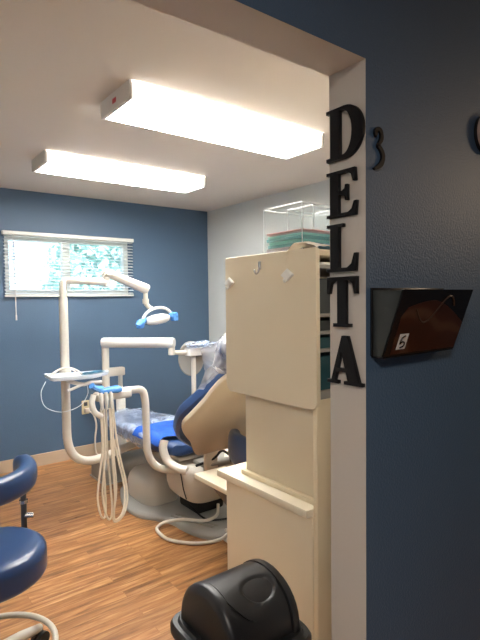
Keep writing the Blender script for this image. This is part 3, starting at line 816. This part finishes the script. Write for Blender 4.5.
# ------------------------------------------------------------------ wall outlet and its cord
t = thing('wall_outlet', 'beige wall outlet low on the blue wall beneath the window', 'outlet', (1.665, YB, .47))
bm = BM(); box(bm, (1.628, YB - .007, .405), (1.702, YB - .0005, .535), .004); op = obj('cover_plate', bm, mat('ivory_plastic', srgb(214, 202, 164), .4), t)
for z in (.44, .50):
    bm = BM(); rounded_block(bm, (1.648, YB - .010, z - .018), (1.682, YB - .006, z + .018), 3, .1, 20, 2); s = obj('socket', bm, M['dark_metal'], op)
bm = BM(); box(bm, (1.648, YB - .05, .425), (1.69, YB - .0105, .462), .006)
tube(bm, smooth_path([(1.68, YB - .04, .44), (1.72, YB - .06, .40), (1.74, YB - .07, .30), (1.725, YB - .07, .18), (1.73, YB - .06, .06), (1.76, YB - .08, .011), (1.9, YB - .2, .011), (2.0, 4.07, .02)], 6), .0085, 8)
tag(obj('power_cord', bm, M['hose_w'], None, origin=(1.7, YB - .05, .2)), 'pale power cord plugged into the outlet on the blue wall', 'cord')

# ------------------------------------------------------------------ hose loop and valve on the floor
t = thing('floor_hose', 'pale hose looping over the wood floor beside the chair base plate', 'hose', (1.5, 2.7, 0))
bm = BM()
hp_ = [(1.84, 2.66, .12), (1.80, 2.62, .07), (1.72, 2.64, .05), (1.62, 2.74, .05), (1.53, 2.82, .030), (1.465, 2.81, .012), (1.445, 2.72, .012), (1.455, 2.62, .012), (1.54, 2.50, .012), (1.64, 2.445, .012), (1.70, 2.41, .03), (1.735, 2.395, .06)]
tube(bm, smooth_path(hp_, 8), .0105, 10); obj('hose_line', bm, M['hose_w'], t)
bm = BM(); box(bm, (1.715, 2.36, .0), (1.80, 2.43, .03), .005); rod(bm, (1.74, 2.395, .03), (1.74, 2.395, .09), .014); rod(bm, (1.71, 2.395, .08), (1.78, 2.395, .08), .010); obj('valve', bm, M['white_plastic'], t)
bm = BM(); tube(bm, smooth_path([(1.70, 2.80, .11), (1.74, 2.66, .048), (1.84, 2.58, .048), (1.96, 2.56, .048), (2.08, 2.60, .06), (2.12, 2.64, .012)], 7), .006, 8)
tag(obj('black_cord', bm, M['rubber'], None, origin=(1.9, 2.6, .04)), 'thin black cord lying curved over the grey base plate of the chair', 'cord')

# ------------------------------------------------------------------ stools
def stool_base(t, cx, cy, ztop, a0):
    bm = BM(); lathe(bm, [(.035, .10), (.035, .26), (.02, .262), (.02, ztop)], cx, cy, 20); obj('gas_column', bm, M['dark_metal'], t)
    for i in range(5):
        a = a0 + 2 * PI * i / 5; d = Vector((math.cos(a), math.sin(a), 0)); c0 = Vector((cx, cy, 0))
        bm = BM(); tube(bm, [c0 + d * .03 + Vector((0, 0, .115)), c0 + d * .14 + Vector((0, 0, .10)), c0 + d * .245 + Vector((0, 0, .075))], [.026, .022, .017], 10)
        leg = obj('base_leg', bm, M['putty'], t)
        bm = BM(); w = c0 + d * .245; s = Vector((-d.y, d.x, 0))
        for q in (-1, 1): rod(bm, w + s * (.006 * q) + Vector((0, 0, .03)), w + s * (.024 * q) + Vector((0, 0, .03)), .03, 16)
        rod(bm, w + Vector((0, 0, .03)), w + Vector((0, 0, .08)), .008, 8)
        obj('caster', bm, M['rubber'], leg)

def round_seat(bm, cx, cy, zt, r, th):
    prof = []
    for k in range(9):
        a = PI / 2 * k / 8; prof.append((r - .035 + .035 * math.sin(a), zt - th + .03 * (1 - math.cos(a)) ))
    for k in range(8, -1, -1):
        a = PI / 2 * k / 8; prof.append((r - .04 + .04 * math.sin(a), zt - .04 * (1 - math.cos(a))))
    prof += [(r * .6, zt + .004), (r * .2, zt + .002)]
    lathe(bm, prof, cx, cy, 48)

def pad_arc(bm, cx, cy, r, a0, a1, z0, z1, th):
    rings = []; n = 26; steps = 22
    for j in range(steps + 1):
        q = j / steps; a = math.radians(a0 + (a1 - a0) * q)
        e = min(q, 1 - q) / .09; s = 1.0 if e >= 1 else max(.25, math.sqrt(1 - (1 - e) ** 2))
        d = Vector((math.cos(a), math.sin(a), 0)); c = Vector((cx, cy, (z0 + z1) / 2)) + d * r
        rings.append([c + d * (th / 2 * s * math.copysign(abs(math.cos(2 * PI * k / n)) ** .7, math.cos(2 * PI * k / n))) + Vector((0, 0, (z1 - z0) / 2 * s * math.copysign(abs(math.sin(2 * PI * k / n)) ** .7, math.sin(2 * PI * k / n)))) for k in range(n)])
    loft(bm, rings)

SX, SY = .355, 2.06
t = thing('assistant_stool', 'blue round stool with curved torso arm, cut by the left edge of the photo', 'stool', (SX, SY, 0))
bm = BM(); round_seat(bm, SX, SY, .538, .213, .123); obj('seat', bm, M['stool_blue'], t)
bm = BM(); box(bm, (SX - .1, SY - .1, .39), (SX + .1, SY + .1, .415), .008); obj('seat_plate', bm, M['dark_metal'], t)
stool_base(t, SX, SY, .39, .5)
bm = BM(); tube(bm, [(SX + .235 * math.cos(a), SY + .235 * math.sin(a), .125) for a in [2 * PI * i / 48 for i in range(48)]], .012, 10, closed=True); obj('foot_ring', bm, M['putty'], t)
bm = BM(); tube(bm, round_path([(SX, SY, .40), (.535, 2.28, .40), (.548, 2.30, .44), (.548, 2.30, .70)], .03), .013, 12); pst = obj('arm_post', bm, M['dark_metal'], t)
bm = BM(); rod(bm, (.548, 2.30, .585), (.548, 2.30, .60), .018); obj('collar', bm, M['chrome'], pst)
bm = BM(); rod(bm, (.548, 2.30, .53), (.585, 2.285, .525), .012); obj('knob', bm, M['chrome'], pst)
bm = BM(); pad_arc(bm, .345, 2.43, .25, -125, 24, .640, .750, .08); obj('torso_arm', bm, M['stool_blue'], t)

OX, OY = 1.94, 2.15
t = thing('operator_stool', 'navy stool mostly hidden behind the cream cabinet below the chair back', 'stool', (OX, OY, 0))
bm = BM(); round_seat(bm, OX, OY, .50, .20, .085); obj('seat', bm, M['stool_blue'], t)
bm = BM(); box(bm, (OX - .1, OY - .1, .39), (OX + .1, OY + .1, .415), .008); obj('seat_plate', bm, M['dark_metal'], t)
stool_base(t, OX, OY, .39, .2)
bm = BM(); tube(bm, round_path([(OX, OY, .40), (OX - .235, OY + .08, .40), (OX - .255, OY + .085, .44), (OX - .255, OY + .085, .60)], .03), .013, 12); obj('back_post', bm, M['dark_metal'], t)
bm = BM(); pad_arc(bm, OX, OY, .27, 130, 230, .53, .71, .08); obj('backrest', bm, M['stool_blue'], t)

# ------------------------------------------------------------------ waste bin
BX0, BX1, BY0, BY1 = .715, 1.03, .985, 1.325
bcx, bcy = (BX0 + BX1) / 2, (BY0 + BY1) / 2
t = thing('waste_bin', 'pale swing-top waste bin with black domed lid in front of the cabinet', 'waste bin', (bcx, bcy, 0))
bm = BM(); ax, ay = (BX1 - BX0) / 2, (BY1 - BY0) / 2
loft(bm, [superring(bcx, bcy, z, (ax - .012) * s, (ay - .012) * s, 6, 48) for z, s in ((0, .78), (.01, .80), (.25, .9), (.47, .985), (.47, .96), (.2, .87))], cap=True); obj('bin_body', bm, M['bin'], t)
bm = BM()
loft(bm, [superring(bcx, bcy, z, ax + d, ay + d, 6, 48) for z, d in ((.468, -.004), (.468, .006), (.490, .006), (.500, .0), (.500, -.012), (.508, -.018), (.508, -.05))]); rim = obj('lid_rim', bm, M['black'], t)
# dome: half-round hood along X with raised end frames
def half_ring(x, ry, hz, n=20):
    return [Vector((x, bcy + ry * math.cos(PI * k / n), .505 + hz * math.sin(PI * k / n) ** .85)) for k in range(n + 1)]
dx0, dx1 = BX0 + .03, BX1 - .03
for e0, sg in ((dx0, 1), (dx1, -1)):
    bm = BM()
    loft(bm, [half_ring(e0 + sg * x, ry, hz) for x, ry, hz in ((0, .120, .122), (.004, .131, .137), (.012, .138, .1465), (.022, .1395, .1485), (.034, .1395, .1485), (.036, .131, .139))])
    obj('dome_frame', bm, M['black'], rim)
xs0, xs1 = dx0 + .035, dx1 - .035
def dome_pt(x, a, lift):
    return Vector((x, bcy + (.131 + lift) * math.cos(a), .505 + (.139 + lift) * math.sin(a) ** .85))
bm = BM(); loft(bm, [[dome_pt(xs0 + (xs1 - xs0) * j / 8, PI * k / 40, 0) for k in range(41)] for j in range(9)]); obj('dome', bm, M['black'], rim)
# the rocking flap: a raised patch of the dome with a curved lower lip and a push dent
bm = BM(); NQ, NA = 44, 60; top, low = [], []
for j in range(NQ + 1):
    q = j / NQ; x = xs0 + (xs1 - xs0) * (.015 + .97 * q)
    a0 = math.radians(32 + 30 * abs(2 * q - 1) ** 3); a1 = math.radians(152 - 34 * abs(2 * q - 1) ** 3)
    rt, rl = [], []
    for k in range(NA + 1):
        a = a0 + (a1 - a0) * k / NA; p = dome_pt(x, a, .0065)
        d = math.hypot((x - .895) / .062, (p.y - 1.092) / .042)
        w = max(0, 1 - d * d); w = w * w * (3 - 2 * w)
        if j not in (0, NQ) and k not in (0, NA): p -= Vector((0, math.cos(a), math.sin(a))) * (.022 * w if p.y < bcy else 0)
        rt.append(bm.verts.new(p)); rl.append(bm.verts.new(dome_pt(x, a, -.03)))
    top.append(rt); low.append(rl)
for A, B, A2, B2 in zip(top, top[1:], low, low[1:]):
    for k in range(NA): bm.faces.new((A[k], A[k + 1], B[k + 1], B[k])); bm.faces.new((A2[k], B2[k], B2[k + 1], A2[k + 1]))
    for k in (0, NA): bm.faces.new((A[k], B[k], B2[k], A2[k]))
for A, A2 in ((top[0], low[0]), (top[-1], low[-1])):
    for k in range(NA): bm.faces.new((A[k], A[k + 1], A2[k + 1], A2[k]))
obj('swing_flap', bm, M['black'], t)

# ------------------------------------------------------------------ things on top of the cabinet
def clear_box(lo, hi, label, name='acrylic_box', th=.004):
    t = thing(name, label, 'box', ((lo[0] + hi[0]) / 2, (lo[1] + hi[1]) / 2, lo[2]))
    bm = BM(); x0, y0, z0 = lo; x1, y1, z1 = hi
    box(bm, (x0, y0, z0), (x1, y1, z0 + th))
    box(bm, (x0, y0, z0 + th), (x0 + th, y1, z1)); box(bm, (x1 - th, y0, z0 + th), (x1, y1, z1))
    box(bm, (x0 + th, y0, z0 + th), (x1 - th, y0 + th, z1)); box(bm, (x0 + th, y1 - th, z0 + th), (x1 - th, y1, z1))
    obj('walls', bm, M['acrylic'], t, smooth=False)
    bm = BM(); e = .0022
    pts = [(x0, y0), (x1, y0), (x1, y1), (x0, y1)]
    for i in range(4):
        a, b = pts[i], pts[(i + 1) % 4]
        rod(bm, (a[0], a[1], z1), (b[0], b[1], z1), e, 6); rod(bm, (a[0], a[1], z0 + .002), (a[0], a[1], z1), e * .8, 6)
    obj('polished_edge', bm, M['acrylic_edge'], t)
    return t
TZ = 1.655
clear_box((1.36, 1.372, TZ), (1.66, 1.60, 1.843), 'large open clear acrylic box of teal papers on top of the cabinet')
clear_box((1.47, 1.42, 1.752), (1.63, 1.57, 1.85), 'small clear acrylic box inside the larger one on the teal papers')
stack = [('mauve', .022, 'mauve grey folded sheets at the bottom of the stack in the acrylic box'), ('teal', .014, 'dark teal folded sheet low in the stack in the acrylic box'), ('teal_l', .012, 'light teal folded sheet in the lower middle of the acrylic box stack'),
         ('teal', .014, 'dark teal folded sheet in the middle of the acrylic box stack'), ('teal_l', .010, 'light teal folded sheet near the top of the acrylic box stack'), ('mauve', .006, 'thin mauve grey sheet just below the rose one in the acrylic box'), ('rose', .008, 'dusty rose folded sheet on top of the stack in the acrylic box')]
z = TZ + .0045
for i, (m, h, lab) in enumerate(stack):
    bm = BM(); d = .004 * (i % 3)
    box(bm, (1.368 + d, 1.38 + d * .5, z), (1.648 - d, 1.592 - d, z + h - .0008), .0025, 2)
    bmesh.ops.subdivide_edges(bm, edges=bm.edges, cuts=3, use_grid_fill=True)
    tag(obj('folded_sheet', bm, M[m], None, origin=(1.5, 1.49, z)), lab, 'sheet', 'folded sheets in the acrylic box'); z += h
# cloth over the near edge of the top
bm = BM(); rows = []
for j in range(13):
    q = j / 12
    y = 1.40 - .17 * q
    row = []
    for i in range(8):
        w = i / 7
        x = 1.293 + .10 * w
        zz = TZ + .004 + .024 * math.sin(PI * min(1, q * 1.05)) ** .8 * (1 - .3 * w) + .006 * mnoise.noise(Vector((i * .8, j * .6, 1)))
        if i == 0: zz -= .004 + .05 * max(0, 1 - q * 5)
        row.append(Vector((x if i else 1.291, y, max(zz, TZ + .003) if i else zz)))
    rows.append(row)
VV = [[bm.verts.new(p) for p in r] for r in rows]
for A_, B_ in zip(VV, VV[1:]):
    for i in range(7): bm.faces.new((A_[i], A_[i + 1], B_[i + 1], B_[i]))
bmesh.ops.solidify(bm, geom=bm.faces[:], thickness=.006)
tag(obj('folded_cloth', bm, M['cloth'], None, origin=(1.34, 1.31, TZ)), 'cream cloth draped over the near top corner of the cabinet', 'cloth')
bm = BM(); rows = []
for j in range(6): rows.append([Vector((1.40 + .03 * i, 1.25 + .022 * j, TZ + .012 + .012 * math.sin(i * .9 + j * .8) + .004 * i)) for i in range(8)])
VV = [[bm.verts.new(p) for p in r] for r in rows]
for A_, B_ in zip(VV, VV[1:]):
    for i in range(7): bm.faces.new((A_[i], A_[i + 1], B_[i + 1], B_[i]))
bmesh.ops.solidify(bm, geom=bm.faces[:], thickness=.008)
tag(obj('crumpled_sheet', bm, M['sky_paper'], None, origin=(1.5, 1.3, TZ)), 'pale blue crumpled sheet on the cabinet top beside the cream cloth', 'sheet')

# hooks on the end panel
def adhesive_hook(y, z, label):
    t = thing('adhesive_hook', label, 'hook', (CX, y, z), 'white adhesive hooks')
    bm = BM(); s = .024; w = .034
    pl_ = [(y, z + s), (y + w, z), (y, z - s), (y - w, z)]
    loft(bm, [[Vector((CX - x, y + (a - y) * k, z + (b - z) * k)) for a, b in pl_] for x, k in ((.0003, 1), (.006, 1), (.010, .8))]); obj('hook_plate', bm, M['white_plastic'], t, smooth=False)
    bm = BM(); tube(bm, smooth_path([(CX - .008, y, z + .002), (CX - .010, y, z - .018), (CX - .017, y, z - .026), (CX - .022, y, z - .016)], 4), .004, 8); obj('hook_prong', bm, M['white_plastic'], t)
adhesive_hook(1.752, 1.545, 'white diamond-shaped adhesive hook at the far end of the cabinet panel')
adhesive_hook(1.382, 1.563, 'white diamond-shaped adhesive hook near the doorway end of the cabinet panel')
t = thing('metal_hook', 'small silver metal hook in the middle of the cabinet panel', 'hook', (CX, 1.546, 1.60))
bm = BM(); box(bm, (CX - .004, 1.538, 1.592), (CX - .0003, 1.554, 1.625), .002); obj('hook_plate', bm, M['chrome'], t)
bm = BM(); tube(bm, smooth_path([(CX - .004, 1.546, 1.60), (CX - .010, 1.546, 1.582), (CX - .022, 1.546, 1.575), (CX - .03, 1.546, 1.592)], 4), .004, 8); obj('hook_prong', bm, M['chrome'], t)

# ------------------------------------------------------------------ letters on the door jamb
LET = {
 'D': ([[(0, 0), (.45, 0)] + arc(.45, .5, .43, .5, -90, 90, 18) + [(0, 1), (0, .93), (.10, .93), (.10, .07), (0, .07)],
        [(.33, .08)] + arc(.40, .5, .22, .42, -90, 90, 14) + [(.33, .92)]], .88),
 'E': ([[(0, 0), (.80, 0), (.83, .30), (.76, .30), (.70, .14), (.60, .08), (.34, .08), (.34, .47), (.44, .46), (.51, .42), (.52, .34), (.58, .34), (.58, .68), (.52, .68), (.51, .60), (.44, .56), (.34, .55), (.34, .92), (.58, .92), (.68, .87), (.73, .72), (.80, .72), (.78, 1), (0, 1), (0, .93), (.10, .93), (.10, .07), (0, .07)]], .83),
 'L': ([[(0, 0), (.79, 0), (.82, .37), (.75, .37), (.68, .16), (.56, .08), (.34, .08), (.34, .93), (.46, .93), (.46, 1), (0, 1), (0, .93), (.10, .93), (.10, .07), (0, .07)]], .82),
 'T': ([[(.18, 0), (.67, 0), (.67, .07), (.55, .07), (.55, .92), (.64, .92), (.73, .86), (.78, .66), (.85, .66), (.85, 1), (0, 1), (0, .66), (.07, .66), (.12, .86), (.21, .92), (.30, .92), (.30, .07), (.18, .07)]], .85),
 'A': ([[(0, 0), (.31, 0), (.31, .07), (.22, .07), (.27, .25), (.51, .25), (.56, .07), (.46, .07), (.46, 0), (.95, 0), (.95, .07), (.86, .07), (.56, 1), (.40, 1), (.11, .07), (0, .07)],
        [(.295, .33), (.485, .33), (.39, .68)]], .95),
}
where = {'D': 'at the top of the doorway jamb', 'E': 'second from the top on the doorway jamb', 'L': 'in the middle of the doorway jamb', 'T': 'fourth from the top on the doorway jamb', 'A': 'lowest on the doorway jamb'}
LP = {'D': (1.8245, 1.955, .118), 'E': (1.680, 1.797, .098), 'L': (1.541, 1.663, .098), 'T': (1.3995, 1.528, .098), 'A': (1.252, 1.377, .116)}
for ch, (z0, z1, w) in LP.items():
    cs, W_ = LET[ch]; h = z1 - z0; sx = w / W_; yl = .8985
    cs2 = [[(x * sx, y * h) for x, y in c] for c in cs]
    bm = flat_shape(cs2, .012, .0012, lambda c, z0=z0, yl=yl: Vector((JX - .0062 - c.z, yl - c.x, z0 + c.y)))
    o = obj('wooden_letter', bm, M['letter'], None, smooth=False, origin=(JX - .006, yl - w / 2, z0))
    tag(o, 'black slab-serif wooden letter %s %s' % (ch, where[ch]), 'letter', 'letters spelling DELTA on the jamb')

# numeral 3 on the hall side of the wall: ribbon of changing width
def ribbon(pts, widths, n=6):
    P = smooth_path([(x, y, 0) for x, y in pts], n); m = len(P); nW = len(widths) - 1
    Lf, Rt = [], []
    for i, p in enumerate(P):
        q = i / (m - 1) * nW; a = min(int(q), nW - 1); w = widths[a] + (widths[a + 1] - widths[a]) * (q - a)
        tn = (P[min(i + 1, m - 1)] - P[max(i - 1, 0)]).normalized(); nr = Vector((-tn.y, tn.x, 0))
        Lf.append(p + nr * w / 2); Rt.append(p - nr * w / 2)
    return Lf, Rt
Lf, Rt = ribbon([(.16, .80), (.10, .88), (.20, .97), (.38, .93), (.42, .78), (.28, .62), (.22, .57), (.36, .52), (.50, .36), (.40, .16), (.12, .03), (.0, .02)], [.13, .13, .08, .13, .16, .09, .07, .12, .17, .15, .08, .02])
bm = BM(); hh = .103; sx = .075
tw = lambda p, d: Vector((1.018 + p.x * sx, YF0 - d, 1.790 + p.y * hh))
F_ = [[bm.verts.new(tw(p, .0065)) for p in Lf], [bm.verts.new(tw(p, .0065)) for p in Rt], [bm.verts.new(tw(p, .0003)) for p in Rt], [bm.verts.new(tw(p, .0003)) for p in Lf]]
for a in range(4):
    A_, B_ = F_[a], F_[(a + 1) % 4]
    for i in range(len(Lf) - 1): bm.faces.new((A_[i], A_[i + 1], B_[i + 1], B_[i]))
bm.faces.new([F_[a][0] for a in range(4)]); bm.faces.new([F_[a][-1] for a in range(4)][::-1])
tag(obj('house_number', bm, M['letter'], None, smooth=False, origin=(1.045, YF0, 1.79)), 'small black numeral 3 on the dark blue wall beside the letter D', 'numeral')

# ------------------------------------------------------------------ wall file pocket
FX0, FX1 = 1.013, 1.332; FZ0, FZ1 = 1.328, 1.492
t = thing('wall_file_pocket', 'black wall-mounted file pocket on the dark blue wall right of the jamb', 'file holder', ((FX0 + FX1) / 2, YF0, FZ0))
def yz(d, z): return (YF0 - d, z)
bm = BM(); box(bm, (FX0 - .004, YF0 - .006, FZ0), (FX1 + .004, YF0 - .0004, FZ1 + .006), .001); obj('back_plate', bm, M['gloss_black'], t)
side = [yz(.006, FZ0), yz(.036, FZ0), yz(.092, FZ1 - .002), yz(.006, FZ1)]
for a, b in ((FX0, FX0 + .004), (FX1 - .004, FX1)):
    bm = BM(); loft(bm, [[Vector((a, y, z)) for y, z in side], [Vector((b, y, z)) for y, z in side]]); obj('side_wall', bm, M['smoke'], t, smooth=False)
front = [yz(.032, FZ0), yz(.037, FZ0), yz(.094, FZ1), yz(.089, FZ1)]
bm = BM(); loft(bm, [[Vector((FX0, y, z)) for y, z in front], [Vector((FX1, y, z)) for y, z in front]]); fr = obj('front_panel', bm, M['gloss_black'], t, smooth=False)
bm = BM(); box(bm, (FX0, YF0 - .036, FZ0 - .004), (FX1, YF0 - .0004, FZ0), .0008); obj('floor_strip', bm, M['gloss_black'], t)
e1 = Vector((0, YF0 - .037, FZ0)); e2 = Vector((0, YF0 - .094, FZ1)); dvv = (e2 - e1); fn = Vector((0, -dvv.z, dvv.y)).normalized()
if fn.y > 0: fn = -fn
def onfront(x, q, d): return Vector((x, 0, 0)) + e1 + dvv * q + fn * d
# printed swirl card on the front: lower part brown, cut along an S-shaped upper edge
top = [(FX0 + .022, .60)] + [(FX0 + .022 + (FX1 - .003 - FX0 - .022) * q, .62 + .22 * math.sin(q * 2.6 + .4) - .34 * max(0, q - .45)) for q in [i / 16 for i in range(1, 17)]]
poly = [(FX0 + .022, .03), (FX1 - .003, .03)] + top[::-1]
bm = BM(); loft(bm, [[onfront(x, q, d) for x, q in poly] for d in (.0002, .0008)]); pr = obj('printed_panel', bm, M['swirl'], fr, smooth=False); pr['label'] = 'brown swirl-patterned panel'
bm = BM(); rib = [(FX0 + .075 + .17 * q, .80 - .75 * (q - .35) ** 2 - .30 * math.sin(q * 5.2)) for q in [i / 20 for i in range(21)]]
tube(bm, [onfront(x, max(.06, min(.92, q)), .0012) for x, q in rib], .0022, 6); sw = obj('swirl_line', bm, mat('dim_gold_print', srgb(66, 46, 36), .4), fr)
bm = BM(); st = [(FX0 + .040, .10), (FX0 + .076, .10), (FX0 + .076, .34), (FX0 + .040, .34)]
loft(bm, [[onfront(x, q, d) for x, q in st] for d in (.0008, .0016)]); sk = obj('sticker', bm, M['white_plastic'], fr, smooth=False); sk['label'] = 'small white sticker with a dark squiggle'
sq = smooth_path([(.014, .13, 0), (.026, .15, 0), (.028, .20, 0), (.018, .22, 0), (.010, .19, 0), (.012, .27, 0), (.024, .31, 0)], 5)
bm = BM(); tube(bm, [onfront(FX0 + .038 + p.x, p.y, .0022) for p in sq], .0019, 6); obj('squiggle', bm, M['gloss_black'], fr)

# ------------------------------------------------------------------ round fixture at the right edge
RXc, RZc, RR = 1.566, 1.975, .062
t = thing('round_wall_fixture', 'round warm-white disc fixture on the dark wall, cut by the right edge', 'wall fixture', (RXc, YF0, RZc))
def ring_y(y, r): return [Vector((RXc + r * math.cos(2 * PI * k / 40), y, RZc + r * math.sin(2 * PI * k / 40))) for k in range(40)]
bm = BM(); loft(bm, [ring_y(YF0 - d, r) for d, r in ((.0004, RR - .004), (.010, RR - .004), (.012, RR - .005))]); obj('backing_ring', bm, M['black'], t)
bm = BM(); loft(bm, [ring_y(YF0 - d, r) for d, r in ((.012, RR - .002), (.020, RR - .001), (.024, RR - .004), (.025, RR - .025))]); obj('face', bm, M['pink_white'], t)
